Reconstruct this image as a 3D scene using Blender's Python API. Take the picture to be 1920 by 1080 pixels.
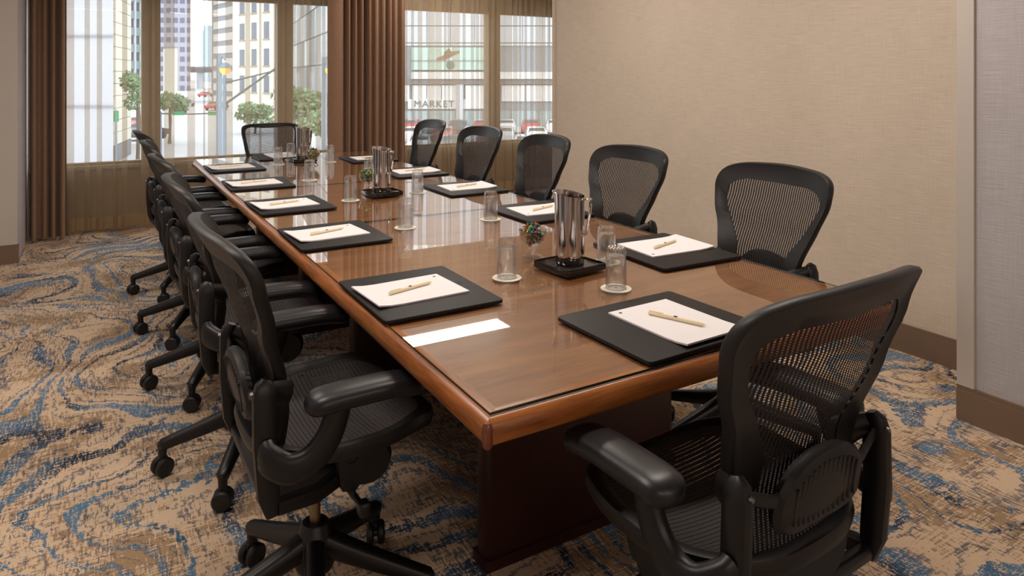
import bpy, bmesh, math, random
from mathutils import Vector, Matrix
from math import sin, cos, pi, radians as R

scene = bpy.context.scene
for o in list(bpy.data.objects):
    bpy.data.objects.remove(o)
COL = scene.collection

# ------------------------------------------------------------------ camera
# world: X across the table, Y along the table to the windows, origin = near corner of the table
CAMP = Vector((-.581, -1.077, 1.34)); YAW = R(30.5); FPX = 1319.0
cam = bpy.data.cameras.new('camera'); camo = bpy.data.objects.new('camera', cam)
COL.objects.link(camo); camo.location = CAMP; camo.rotation_euler = (pi / 2, 0, -YAW)
cam.sensor_width = 36; cam.lens = FPX / 1920 * 36
cam.shift_y = -(540 - 141) / 1920; cam.clip_start = .05; cam.clip_end = 3000
scene.camera = camo

# ------------------------------------------------------------------ world, light, exposure
SKY = 3.1
CEIL_LIGHT = 22.0
world = bpy.data.worlds.new('overcast_sky'); scene.world = world; world.use_nodes = True
bg = world.node_tree.nodes['Background']
bg.inputs[0].default_value = (.90, .95, 1.0, 1); bg.inputs[1].default_value = SKY
vs = scene.view_settings
vs.view_transform = 'Standard'; vs.look = 'None'; vs.gamma = 1; vs.use_curve_mapping = False
vs.exposure = 0.0
try:
    scene.cycles.transparent_max_bounces = 32
    scene.cycles.max_bounces = 10
    scene.cycles.sample_clamp_indirect = 8
    scene.cycles.caustics_refractive = False
    scene.cycles.caustics_reflective = False
except Exception:
    pass

# ------------------------------------------------------------------ node helpers
class NT:
    def __init__(s, m):
        s.t = m.node_tree; s.t.nodes.clear()
    def n(s, typ, inp=None, **kw):
        nd = s.t.nodes.new(typ)
        for k, v in kw.items(): setattr(nd, k, v)
        for k, v in (inp or {}).items():
            sk = nd.inputs[k]
            if isinstance(v, bpy.types.NodeSocket): s.t.links.new(v, sk)
            elif isinstance(v, (tuple, list)):
                sk.default_value = tuple(v) if len(v) == len(sk.default_value) else tuple(v) + (1,)
            else: sk.default_value = v
        return nd
    def math(s, op, a, b=0.0, clamp=False):
        nd = s.n('ShaderNodeMath', {0: a, 1: b}, operation=op); nd.use_clamp = clamp
        return nd.outputs[0]
    def mix(s, f, a, b):
        nd = s.n('ShaderNodeMix', {0: f, 6: a, 7: b}, data_type='RGBA')
        return nd.outputs[2]
    def ramp(s, f, lo, hi):
        return s.n('ShaderNodeMapRange', {0: f, 1: lo, 2: hi, 3: 0., 4: 1.}, clamp=True).outputs[0]
    def noise(s, vec, scale, detail=2., rough=.5, out=0):
        return s.n('ShaderNodeTexNoise', {'Vector': vec, 'Scale': scale, 'Detail': detail, 'Roughness': rough}).outputs[out]
    def mapping(s, vec, scale=(1, 1, 1), loc=(0, 0, 0), rot=(0, 0, 0)):
        return s.n('ShaderNodeMapping', {'Vector': vec, 'Scale': scale, 'Location': loc, 'Rotation': rot}).outputs[0]
    def out(s, sh):
        s.n('ShaderNodeOutputMaterial', {0: sh})

def newmat(name):
    m = bpy.data.materials.new(name); m.use_nodes = True
    return m, NT(m)

def C(r, g, b):     # sRGB 0-255 -> linear
    f = lambda c: (c / 12.92 if c <= .04045 else ((c + .055) / 1.055) ** 2.4)
    return (f(r / 255), f(g / 255), f(b / 255), 1)

def simple(name, col, rough=.5, metal=0., noise=0., nscale=30., bump=0., spec=.5, sheen=0., coat=0.):
    m, t = newmat(name)
    co = t.n('ShaderNodeTexCoord').outputs['Object']
    base = col
    nz = t.noise(co, nscale, 3.)
    if noise > 0:
        d = tuple(max(0, c * (1 - noise)) for c in col[:3]) + (1,)
        l = tuple(min(1, c * (1 + noise)) for c in col[:3]) + (1,)
        base = t.mix(nz, d, l)
    inp = {'Base Color': base, 'Roughness': rough, 'Metallic': metal, 'Specular IOR Level': spec,
           'Sheen Weight': sheen, 'Coat Weight': coat}
    if bump > 0:
        inp['Normal'] = t.n('ShaderNodeBump', {'Height': nz, 'Strength': bump, 'Distance': .002}).outputs[0]
    p = t.n('ShaderNodeBsdfPrincipled', inp)
    t.out(p.outputs[0])
    return m

M = {}
M['plastic'] = simple('black_plastic', C(15, 14, 15), .4, noise=.1, nscale=60)
M['plastic2'] = simple('graphite_plastic', C(21, 19, 19), .45, noise=.1, nscale=60)
M['armpad'] = simple('arm_vinyl', C(24, 25, 29), .36, noise=.12, nscale=90, bump=.08)
M['rubber'] = simple('caster_rubber', C(24, 24, 25), .5)
M['column'] = simple('column_metal', C(150, 132, 100), .3, metal=.9)
M['screw'] = simple('screw_steel', C(150, 150, 150), .3, metal=1.)
M['leather'] = simple('desk_pad_leather', C(32, 29, 30), .5, noise=.15, nscale=220, bump=.15, spec=.25)
M['paper'] = simple('paper', C(236, 232, 234), .8, noise=.01)
M['pen'] = simple('kraft_pen', C(242, 226, 190), .6, noise=.06, nscale=200)
M['ink'] = simple('ink', C(35, 35, 45), .6)
M['coaster'] = simple('coaster_card', C(240, 232, 216), .8, noise=.03, nscale=80)
M['chrome'] = simple('polished_steel', C(205, 200, 198), .09, metal=1.)
M['tray'] = simple('black_lacquer', C(14, 13, 13), .12, noise=.1, coat=.3)
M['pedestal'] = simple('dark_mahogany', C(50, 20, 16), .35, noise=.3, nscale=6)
M['trimpaint'] = simple('trim_paint', C(205, 196, 188), .5, noise=.02)
M['baseboard'] = simple('baseboard_wood', C(128, 106, 88), .45, noise=.1, nscale=8)
M['ceil'] = simple('ceiling_paint', C(225, 215, 205), .9, noise=.02)
M['mullion'] = simple('mullion_bronze', C(150, 128, 100), .5, noise=.08)
M['wallplain'] = simple('under_window_paint', C(150, 134, 114), .7, noise=.05)
M['lampbody'] = simple('fixture_white', C(230, 228, 224), .5)

def wallpaper(name, a, b):
    m, t = newmat(name)
    co = t.n('ShaderNodeTexCoord').outputs['Object']
    h = t.noise(t.mapping(co, (9, 9, 260)), 1., 3., .6)
    v = t.noise(t.mapping(co, (200, 200, 7)), 1., 2., .6)
    g = t.noise(co, 2.2, 4., .6)
    k = t.math('ADD', t.math('MULTIPLY', h, .55), t.math('MULTIPLY', t.math('ADD', t.math('MULTIPLY', v, .5), t.math('MULTIPLY', g, .5)), .45))
    k = t.ramp(k, .34, .66)
    p = t.n('ShaderNodeBsdfPrincipled', {'Base Color': t.mix(k, a, b), 'Roughness': .75, 'Specular IOR Level': .25,
            'Normal': t.n('ShaderNodeBump', {'Height': k, 'Strength': .25, 'Distance': .002}).outputs[0]})
    t.out(p.outputs[0]); return m
M['wall'] = wallpaper('linen_wallpaper', C(205, 190, 172), C(226, 211, 194))
M['wall2'] = wallpaper('grey_linen_wallpaper', C(180, 175, 178), C(204, 199, 202))

def carpet():
    m, t = newmat('swirl_carpet')
    co = t.n('ShaderNodeTexCoord').outputs['Object']
    wv = t.n('ShaderNodeTexNoise', {'Vector': co, 'Scale': .75, 'Detail': 2.}).outputs['Color']
    wv = t.n('ShaderNodeVectorMath', {0: wv, 1: (.5, .5, .5)}, operation='SUBTRACT').outputs[0]
    wv = t.n('ShaderNodeVectorMath', {0: wv, 'Scale': 1.5}, operation='SCALE').outputs[0]
    jit = t.n('ShaderNodeTexNoise', {'Vector': t.mapping(co, (45, 30, 1)), 'Scale': 1., 'Detail': 3.}).outputs['Color']
    jit = t.n('ShaderNodeVectorMath', {0: jit, 1: (.5, .5, .5)}, operation='SUBTRACT').outputs[0]
    jit = t.n('ShaderNodeVectorMath', {0: jit, 'Scale': .055}, operation='SCALE').outputs[0]
    p = t.n('ShaderNodeVectorMath', {0: co, 1: wv}, operation='ADD').outputs[0]
    p = t.n('ShaderNodeVectorMath', {0: p, 1: jit}, operation='ADD').outputs[0]
    field = t.noise(t.mapping(p, (1.15, .75, 1), (3.7, 1.2, 0)), 1.0, 1.2, .4)
    fr = t.math('FRACT', t.math('MULTIPLY', field, 22.))
    tri = t.math('ABSOLUTE', t.math('SUBTRACT', fr, .5))          # 0 in band centre
    wid = t.ramp(t.noise(co, 1.3, 2.), .36, .68)
    wid = t.math('ADD', t.math('MULTIPLY', t.math('POWER', wid, 1.5), .30), .045)
    band = t.math('LESS_THAN', tri, wid)
    # pile speckle that breaks up every edge
    sp = t.noise(t.mapping(co, (150, 150, 1)), 1., 2., .7)
    sx = t.noise(t.mapping(co, (14, 130, 1)), 1., 3., .7)
    sy = t.noise(t.mapping(co, (120, 16, 1)), 1., 3., .7)
    wear = t.math('ADD', t.math('MULTIPLY', sx, .5), t.math('MULTIPLY', sy, .5))
    brk = t.math('GREATER_THAN', t.math('ADD', t.math('MULTIPLY', sp, .45), t.math('MULTIPLY', wear, .55)), .470)
    patch = t.ramp(t.noise(co, .95, 2.), .36, .52)
    band = t.math('MULTIPLY', t.math('MULTIPLY', band, brk), t.math('GREATER_THAN', t.math('ADD', patch, t.math('MULTIPLY', sp, .5)), .42))
    # base: sand with khaki and grey wear
    kh = t.math('GREATER_THAN', t.math('ADD', t.math('MULTIPLY', wear, .6), t.math('MULTIPLY', t.noise(co, 3.2, 3.), .4)), .515)
    gr = t.math('GREATER_THAN', t.math('ADD', t.math('MULTIPLY', sy, .5), t.math('MULTIPLY', t.noise(co, 4.5, 4.), .5)), .565)
    base = t.mix(sp, C(204, 176, 148), C(228, 202, 174))
    base = t.mix(t.math('MULTIPLY', kh, .8), base, C(150, 122, 90))
    base = t.mix(t.math('MULTIPLY', gr, .75), base, C(120, 116, 116))
    dark = t.ramp(t.math('ADD', t.math('MULTIPLY', t.noise(co, 2.6, 2.), .6), t.math('MULTIPLY', sp, .4)), .44, .56)
    blue = t.mix(dark, C(34, 46, 66), C(92, 132, 164))
    thin = t.math('LESS_THAN', t.math('ABSOLUTE', t.math('SUBTRACT', t.math('FRACT', t.math('MULTIPLY', field, 57.)), .5)), .10)
    thin = t.math('MULTIPLY', thin, t.math('GREATER_THAN', wear, .47))
    base = t.mix(t.math('MULTIPLY', thin, .7), base, C(84, 92, 108))
    col = t.mix(band, base, blue)
    fz = t.noise(t.mapping(co, (420, 420, 1)), 1., 1.)
    pr = t.n('ShaderNodeBsdfPrincipled', {'Base Color': col, 'Roughness': .95, 'Specular IOR Level': .1,
             'Normal': t.n('ShaderNodeBump', {'Height': fz, 'Strength': .5, 'Distance': .004}).outputs[0]})
    t.out(pr.outputs[0]); return m
M['carpet'] = carpet()

def wood(name, a, b, c, rough, stretch):
    m, t = newmat(name)
    co = t.n('ShaderNodeTexCoord').outputs['Object']
    g1 = t.noise(t.mapping(co, stretch), 1., 5., .6)
    g2 = t.noise(t.mapping(co, tuple(s * 4 for s in stretch)), 1., 3., .7)
    g3 = t.noise(co, 1.6, 2.)
    k = t.math('ADD', t.math('MULTIPLY', g1, .55), t.math('ADD', t.math('MULTIPLY', g2, .2), t.math('MULTIPLY', g3, .25)))
    col = t.mix(t.ramp(k, .36, .52), a, b); col = t.mix(t.ramp(k, .52, .68), col, c)
    p = t.n('ShaderNodeBsdfPrincipled', {'Base Color': col, 'Roughness': rough, 'Coat Weight': .25, 'Coat Roughness': .15})
    t.out(p.outputs[0]); return m
M['veneer'] = wood('walnut_veneer', C(112, 66, 30), C(142, 90, 44), C(162, 110, 58), .4, (3, 22, 3))
M['rimY'] = wood('rim_wood_long', C(118, 62, 22), C(166, 98, 40), C(192, 124, 58), .32, (40, 3, 40))
M['rimX'] = wood('rim_wood_short', C(118, 62, 22), C(166, 98, 40), C(192, 124, 58), .32, (3, 40, 40))
M['rimC'] = wood('rim_corner_wood', C(90, 46, 24), C(118, 62, 32), C(140, 80, 44), .3, (30, 30, 3))

def thinglass(name, tint, ior=1.5, rough=.0, boost=1.0):
    m, t = newmat(name)
    fc = t.n('ShaderNodeLayerWeight', {'Blend': .5}).outputs['Facing']      # Schlick reflectance, same from both sides
    f0 = ((ior - 1) / (ior + 1)) ** 2
    fr = t.math('ADD', t.math('MULTIPLY', t.math('POWER', fc, 5.), 1 - f0), f0)
    f = t.math('MULTIPLY', fr, boost, True)
    mx = t.n('ShaderNodeMixShader', {0: f, 1: t.n('ShaderNodeBsdfTransparent', {0: tint}).outputs[0],
             2: t.n('ShaderNodeBsdfGlossy', {'Color': (1, 1, 1, 1), 'Roughness': rough}).outputs[0]})
    t.out(mx.outputs[0]); return m
M['pane'] = thinglass('window_glass', (.96, .98, .98, 1), 1.5)
M['tableglass'] = thinglass('table_glass', (.95, .97, .96, 1), 1.5, .005, 1.15)
m, t = newmat('glass_edge')
t.out(t.n('ShaderNodeBsdfPrincipled', {'Base Color': C(40, 62, 58), 'Roughness': .12}).outputs[0]); M['glassedge'] = m
m, t = newmat('clear_glass')
gl = t.n('ShaderNodeBsdfPrincipled', {'Base Color': (.98, .99, .99, 1), 'Roughness': .02, 'IOR': 1.45, 'Transmission Weight': 1.})
tr = t.n('ShaderNodeBsdfTransparent', {0: (.99, .995, .995, 1)})
fc = t.n('ShaderNodeLayerWeight', {'Blend': .5}).outputs['Facing']
fr = t.math('ADD', t.math('MULTIPLY', t.math('POWER', fc, 2.4), .9), .035)
th = t.n('ShaderNodeMixShader', {0: fr, 1: tr.outputs[0], 2: t.n('ShaderNodeBsdfGlossy', {'Roughness': .01}).outputs[0]})
t.out(t.n('ShaderNodeMixShader', {0: .22, 1: th.outputs[0], 2: gl.outputs[0]}).outputs[0]); M['glass'] = m

def candy():
    m, t = newmat('candy_foil')
    g = t.n('ShaderNodeNewGeometry').outputs['Random Per Island']
    r = t.n('ShaderNodeValToRGB', {0: g}); cr = r.color_ramp; cr.interpolation = 'CONSTANT'
    cols = [C(40, 130, 60), C(70, 170, 90), C(196, 130, 60), C(40, 60, 140), C(210, 196, 150), C(30, 90, 50), C(180, 80, 50), C(150, 160, 80)]
    cr.elements[0].color = cols[0]; cr.elements[1].position = .125; cr.elements[1].color = cols[1]
    for i in range(2, 8):
        e = cr.elements.new(i / 8); e.color = cols[i]
    t.out(t.n('ShaderNodeBsdfPrincipled', {'Base Color': r.outputs[0], 'Roughness': .25, 'Coat Weight': .4}).outputs[0]); return m
M['candy'] = candy()

def meshfab(name, col, period, openf, axis):
    m, t = newmat(name)
    co = t.n('ShaderNodeTexCoord').outputs['Object']
    sp = t.n('ShaderNodeSeparateXYZ', {0: co})
    a = sp.outputs[axis]; o = sp.outputs[2 if axis == 0 else 0]
    st = t.math('LESS_THAN', t.math('FRACT', t.math('MULTIPLY', a, 1 / period)), openf)
    cr = t.math('GREATER_THAN', t.math('FRACT', t.math('MULTIPLY', o, 1 / .0045)), .36)
    al = t.math('MULTIPLY', st, cr)
    p = t.n('ShaderNodeBsdfPrincipled', {'Base Color': t.mix(t.noise(co, 300., 2.), col, tuple(c * 1.7 for c in col[:3])), 'Roughness': .6, 'Specular IOR Level': .3})
    t.out(t.n('ShaderNodeMixShader', {0: al, 1: p.outputs[0], 2: t.n('ShaderNodeBsdfTransparent').outputs[0]}).outputs[0]); return m
M['backmesh'] = meshfab('back_mesh_weave', C(32, 28, 29), .0105, .38, 0)
M['seatmesh'] = meshfab('seat_mesh_weave', C(46, 42, 42), .0105, .18, 1)
M['plainmesh'] = meshfab('fine_mesh_weave', C(40, 36, 42), .005, .5, 2)

def fabric(name, a, b, transp, transl, nscale):
    m, t = newmat(name)
    co = t.n('ShaderNodeTexCoord').outputs['Object']
    nz = t.noise(t.mapping(co, nscale), 1., 3.)
    col = t.mix(nz, a, b)
    d = t.n('ShaderNodeBsdfPrincipled', {'Base Color': col, 'Roughness': .85, 'Specular IOR Level': .2, 'Sheen Weight': .15})
    tl = t.n('ShaderNodeBsdfTranslucent', {0: col})
    s = t.n('ShaderNodeMixShader', {0: transl, 1: d.outputs[0], 2: tl.outputs[0]}).outputs[0]
    if transp > 0:
        s = t.n('ShaderNodeMixShader', {0: transp, 1: s, 2: t.n('ShaderNodeBsdfTransparent', {0: (1, .98, .95, 1)}).outputs[0]}).outputs[0]
    t.out(s); return m
M['drape'] = fabric('brown_drape', C(138, 106, 84), C(158, 126, 102), 0, .06, (60, 60, 20))
M['sheer'] = fabric('sheer_voile', C(182, 164, 138), C(202, 184, 158), .73, .45, (90, 90, 30))
M['hem'] = fabric('sheer_hem', C(178, 154, 118), C(196, 172, 134), .25, .4, (90, 90, 30))

def emit(name, col, st):
    m, t = newmat(name)
    t.out(t.n('ShaderNodeEmission', {0: col, 1: st}).outputs[0]); return m
M['diffuser'] = emit('light_diffuser', (1.0, .90, .80, 1), CEIL_LIGHT)
M['lampglow'] = emit('street_lamp_glow', (1.0, .62, .18, 1), 2.2)

# outdoors
M['asphalt'] = simple('street_asphalt', C(205, 205, 210), .85, noise=.08, nscale=.35)
M['walk'] = simple('pavement', C(222, 218, 214), .85, noise=.05, nscale=.5)
M['beige'] = simple('beige_stone', C(228, 222, 208), .8, noise=.06, nscale=.8)
M['joint'] = simple('stone_joint', C(170, 160, 145), .8)
M['pale'] = simple('pale_concrete', C(196, 196, 202), .8, noise=.04, nscale=.3)
M['teal'] = simple('teal_cladding', C(150, 176, 180), .5, noise=.05)
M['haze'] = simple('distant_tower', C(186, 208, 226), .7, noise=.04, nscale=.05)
M['winglass'] = simple('facade_glass', C(96, 106, 122), .15, noise=.1, nscale=.4)
M['winpale'] = simple('shop_glass', C(176, 192, 196), .15, noise=.12, nscale=.4)
M['panel'] = simple('grey_panel', C(204, 207, 214), .5, noise=.03, nscale=.3)
M['panelgap'] = simple('panel_gap', C(150, 154, 162), .7)
M['whiteband'] = simple('white_fascia', C(240, 240, 242), .6)
M['darkband'] = simple('dark_fascia', C(128, 126, 130), .6)
M['aqua'] = simple('aqua_billboard', C(188, 216, 206), .6, noise=.1, nscale=.25)
M['figure'] = simple('billboard_figure', C(140, 110, 92), .6)
M['figure2'] = simple('billboard_figure_shirt', C(110, 128, 118), .6)
M['green'] = simple('sign_green', C(40, 150, 100), .6)
M['letters'] = simple('sign_letters', C(96, 112, 112), .6)
M['leaf'] = simple('leaf', C(124, 150, 112), .7, noise=.3, nscale=1.2)
M['bark'] = simple('bark', C(110, 96, 84), .9, noise=.2)
M['pole'] = simple('pole_paint', C(124, 138, 152), .5, noise=.05)
M['wire'] = simple('wire_black', C(90, 92, 98), .6)
M['tyre'] = simple('tyre', C(45, 45, 48), .8)
M['carglass'] = simple('car_glass', C(70, 80, 92), .1)
M['headlight'] = simple('headlight', C(235, 235, 240), .2)

def tower_mat():
    m, t = newmat('tower_grid')
    co = t.n('ShaderNodeTexCoord').outputs['Object']; s = t.n('ShaderNodeSeparateXYZ', {0: co})
    a = t.math('LESS_THAN', t.math('FRACT', t.math('MULTIPLY', s.outputs[2], 1 / 3.6)), .55)
    b = t.math('LESS_THAN', t.math('FRACT', t.math('MULTIPLY', s.outputs[0], 1 / 2.4)), .72)
    col = t.mix(t.math('MULTIPLY', a, b), C(172, 172, 188), C(108, 112, 132))
    t.out(t.n('ShaderNodeBsdfPrincipled', {'Base Color': col, 'Roughness': .5}).outputs[0]); return m
M['tower'] = tower_mat()

# ------------------------------------------------------------------ mesh builder
def catmull(pts, sub, closed=False):
    n = len(pts); out = []
    rng = range(n) if closed else range(n - 1)
    for i in rng:
        p = [pts[(i + k) % n] if closed else pts[min(max(i + k, 0), n - 1)] for k in (-1, 0, 1, 2)]
        for j in range(sub):
            u = j / sub; u2 = u * u; u3 = u2 * u
            out.append(tuple(.5 * (2 * b + (c - a) * u + (2 * a - 5 * b + 4 * c - d) * u2 + (3 * b - a - 3 * c + d) * u3)
                             for a, b, c, d in zip(*p)))
    if not closed: out.append(tuple(pts[-1]))
    return out

def interp(x, tab):
    if x <= tab[0][0]: return tab[0][1]
    for (a, b), (c, d) in zip(tab, tab[1:]):
        if x <= c:
            k = (x - a) / (c - a); k = k * k * (3 - 2 * k) * .5 + k * .5
            return b + (d - b) * k
    return tab[-1][1]

class MB:
    def __init__(s): s.v = []; s.f = []
    def loft(s, rings, closed=True, cap0=False, cap1=False, loop=False):
        n = len(rings[0]); b = len(s.v)
        for r in rings: s.v += [tuple(p) for p in r]
        L = len(rings)
        for i in range(L if loop else L - 1):
            i2 = (i + 1) % L
            for j in range(n if closed else n - 1):
                j2 = (j + 1) % n
                s.f.append((b + i * n + j, b + i * n + j2, b + i2 * n + j2, b + i2 * n + j))
        if cap0: s.f.append(tuple(b + j for j in reversed(range(n))))
        if cap1: s.f.append(tuple(b + (L - 1) * n + j for j in range(n)))
        return s
    def box(s, x0, y0, z0, x1, y1, z1):
        b = len(s.v)
        s.v += [(x, y, z) for z in (z0, z1) for (x, y) in ((x0, y0), (x1, y0), (x1, y1), (x0, y1))]
        for q in ((3, 2, 1, 0), (4, 5, 6, 7), (0, 1, 5, 4), (1, 2, 6, 5), (2, 3, 7, 6), (3, 0, 4, 7)):
            s.f.append(tuple(b + i for i in q))
        return s
    def rbox(s, cx, cy, cz, sx, sy, sz, r, rc=None, seg=3, xf=None):
        rc = rc or r; hx, hy = sx / 2, sy / 2; rings = []
        prof = [(r * (1 - sin(a)), -sz / 2 + r * (1 - cos(a))) for a in [k * pi / 2 / seg for k in range(seg + 1)]]
        prof = prof + [(i, -z) for i, z in reversed(prof)]
        for ins, z in prof:
            ring = []
            for qx, qy, a0 in ((1, 1, 0), (-1, 1, pi / 2), (-1, -1, pi), (1, -1, 1.5 * pi)):
                for k in range(seg + 1):
                    a = a0 + k * pi / 2 / seg; rr = max(rc - ins, .0005)
                    ring.append((cx + qx * (hx - rc) + rr * cos(a), cy + qy * (hy - rc) + rr * sin(a), cz + z))
            if xf: ring = [xf(p) for p in ring]
            rings.append(ring)
        return s.loft(rings, True, True, True)
    def lathe(s, prof, seg=24, c=(0, 0, 0), cap0=False, cap1=False):
        rings = [[(c[0] + r * cos(2 * pi * k / seg), c[1] + r * sin(2 * pi * k / seg), c[2] + z) for k in range(seg)] for r, z in prof]
        return s.loft(rings, True, cap0, cap1)
    def tube(s, path, w, h=None, seg=10, up=(0, 0, 1), power=1.0):
        rings = []; n = len(path); P = [Vector(p) for p in path]; U0 = Vector(up)
        for i, p in enumerate(P):
            d = (P[min(i + 1, n - 1)] - P[max(i - 1, 0)]).normalized()
            sd = d.cross(U0)
            if sd.length < 1e-4: sd = d.cross(Vector((0, 1, 0)))
            sd.normalize(); u = sd.cross(d).normalized()
            a = w[i] if isinstance(w, (list, tuple)) else w
            b = (h[i] if isinstance(h, (list, tuple)) else h) if h is not None else a
            ring = []
            for k in range(seg):
                t = 2 * pi * k / seg; cc, ss = cos(t), sin(t)
                cc = math.copysign(abs(cc) ** power, cc); ss = math.copysign(abs(ss) ** power, ss)
                ring.append(tuple(p + sd * a * cc + u * b * ss))
            rings.append(ring)
        return s.loft(rings, True, True, True)
    def build(s, name, mat, parent=None, sharp=38, flat=False, norm=True):
        me = bpy.data.meshes.new(name); me.from_pydata(s.v, [], s.f)
        if norm:
            b = bmesh.new(); b.from_mesh(me); bmesh.ops.recalc_face_normals(b, faces=b.faces); b.to_mesh(me); b.free()
        if not flat:
            me.polygons.foreach_set('use_smooth', [True] * len(me.polygons))
            me.set_sharp_from_angle(angle=R(sharp))
        if mat: me.materials.append(M[mat] if isinstance(mat, str) else mat)
        o = bpy.data.objects.new(name, me); COL.objects.link(o)
        if parent: o.parent = parent
        return o

def tag(o, label=None, cat=None, group=None, kind=None):
    if label: o['label'] = label
    if cat: o['category'] = cat
    if group: o['group'] = group
    if kind: o['kind'] = kind
    return o
def empty(name, loc=(0, 0, 0), rz=0, **kw):
    o = bpy.data.objects.new(name, None); COL.objects.link(o); o.location = loc; o.rotation_euler = (0, 0, rz)
    o.empty_display_size = .1
    return tag(o, **kw)
KIDS = {}
def kids(o): return [c for c in bpy.data.objects if c.parent == o]
def copy_tree(o, parent=None, cache=None):
    if cache is None:
        cache = {}
        for c in bpy.data.objects:
            if c.parent: cache.setdefault(c.parent.name, []).append(c)
    c = o.copy(); COL.objects.link(c); c.parent = parent
    for ch in cache.get(o.name, []): copy_tree(ch, c, cache)
    return c
def struct(o): o['kind'] = 'structure'; return o

# ================================================================== THE ROOM
XR, YR = 2.79, 3.95          # long wall and its far outer corner
XN, YN = 2.324, .41          # near wall projection
XL, YB, ZC = -2.0, -4.6, 2.7
YW = 6.0                     # window plane
XE = 4.95
ZS, ZH = .55, 2.07
struct(MB().box(XL - .1, YB - .1, -.08, XE + .1, YW + .12, 0).build('floor', 'carpet'))
struct(MB().box(XL - .1, YB - .1, ZC, XE + .1, YW + .12, ZC + .1).build('ceiling', 'ceil'))
struct(MB().box(XR, YN, 0, XR + .12, YR, ZC).build('wall_right', 'wall'))
struct(MB().box(XR + .12, YR - .12, 0, XE, YR, ZC).build('wall_alcove', 'wall'))
struct(MB().box(XE, YR - .12, 0, XE + .1, YW + .1, ZC).build('wall_alcove_end', 'wall'))
struct(MB().box(XN, YB, 0, XR + .12, YN, ZC).build('wall_right_projection', 'wall2'))
struct(MB().box(XL - .1, YB, 0, XL, YW + .1, ZC).build('wall_left', 'wall2'))
struct(MB().box(XL, YB - .1, 0, XN, YB, ZC).build('wall_near', 'wall'))
PX, PY = -1.075, 5.05        # pier beside the windows
struct(MB().box(XL, PY, 0, PX, YW + .1, ZC).build('wall_left_pier', 'wall2'))
wb = MB().box(PX, YW, 0, XE, YW + .1, ZS).box(PX, YW, ZH, XE, YW + .1, ZC)
struct(wb.build('wall_window', 'wallplain'))
def board(name, x0, y0, x1, y1, mat='baseboard', h=.135):
    m = MB().box(x0, y0, 0, x1, y1, h - .018)
    dx = .005 if abs(x1 - x0) < .03 else 0; dy = .005 if abs(y1 - y0) < .03 else 0
    m.box(x0 + dx, y0 + dy, h - .018, x1, y1, h)
    return struct(m.build(name, mat))
board('baseboard_right', XR - .014, YN, XR, YR)
board('baseboard_right_projection', XN - .016, YB, XN, YN + .0)
board('baseboard_left_pier', XL, PY - .016, PX + .01, PY)
board('baseboard_left', XL, YB, XL + .0, PY) if False else None
struct(MB().box(XN - .012, YN - .062, .135, XN, YN, ZC).build('trim_1', 'trimpaint'))
struct(MB().box(PX - .13, PY - .012, .135, PX, PY, ZC).build('trim_2', 'trimpaint'))
struct(MB().box(XR - .010, YR - .035, .135, XR, YR, ZC).build('trim_3', 'wall'))
struct(MB().box(PX, YW - .05, ZS - .02, XE, YW, ZS + .01).build('trim_4', 'wallplain'))

# windows: one between each pair of mullions
PITCH, MW, MX0 = 1.167, .15, -.17
edges = [MX0 + PITCH * k for k in range(-1, 6)]
for i in range(5):
    a = max(edges[i], PX) ; b = min(edges[i + 1], XE)
    w = MB()
    a2, b2 = (a + MW / 2 if a > PX else a), b - MW / 2
    w.box(b2, YW - .04, ZS, b + MW / 2 if i < 4 else XE, YW + .08, ZH)
    if i == 0: w.box(a, YW - .02, ZS, a + .05, YW + .06, ZH); a2 = a + .05
    w.box(a2, YW, ZH - .03, b2, YW + .06, ZH); w.box(a2, YW, ZS, b2, YW + .06, ZS + .035)
    fr = struct(w.build('window_%d' % (i + 1), 'mullion'))
    MB().box(a2, YW + .025, ZS + .035, b2, YW + .031, ZH - .03).build('pane', 'pane', fr)

# ------------------------------------------------------------------ ceiling lights
def troffer(x0, x1, y, label):
    r = empty('ceiling_light', ((x0 + x1) / 2, y, ZC - .03), label=label, cat='light', group='ceiling panel lights')
    L = (x1 - x0) / 2
    m = MB(); wd = .14
    m.box(-L - .03, -wd - .03, 0, L + .03, -wd, .03); m.box(-L - .03, wd, 0, L + .03, wd + .03, .03)
    m.box(-L - .03, -wd, 0, -L, wd, .03); m.box(L, -wd, 0, L + .03, wd, .03)
    m.build('frame', 'lampbody', r, flat=True)
    d = MB(); d.v = [(-L, -wd, .008), (-L, wd, .008), (L, wd, .008), (L, -wd, .008)]; d.f = [(0, 1, 2, 3)]
    d.build('diffuser', 'diffuser', r, flat=True, norm=False)
troffer(1.80, 3.00, 5.17, 'long ceiling panel light beside the windows')
for y, wh in ((2.6, 'toward the window end of the table'), (.7, 'over the bare-corner end of the table'), (-3.5, 'at the wall opposite the windows')):
    for x, sd in ((-.75, 'open carpet side'), (1.35, 'beige wall side')):
        troffer(x - .6, x + .6, y, 'long ceiling panel light on the %s, %s' % (sd, wh))

# ================================================================== TABLE
TW, TL, ZT = 1.256, 4.40, .734
table = empty('conference_table', (TW / 2, TL / 2, 0), label='long brown wooden conference table with rounded rim and dark pedestal panels', cat='table')
def tpart(mb, name, mat, **kw):
    o = mb.build(name, mat, table, **kw); o.location = (-TW / 2, -TL / 2, 0); return o
RW, TH = .045, .052
secs = [0, 1.49, 2.70, TL]
for a, b in zip(secs, secs[1:]):
    y0 = a + (RW if a == 0 else .0008); y1 = b - (RW if b == TL else .0008)
    tpart(MB().box(RW, y0, ZT - TH + .006, TW - RW, y1, ZT), 'top_panel', 'veneer', flat=True)
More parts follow.
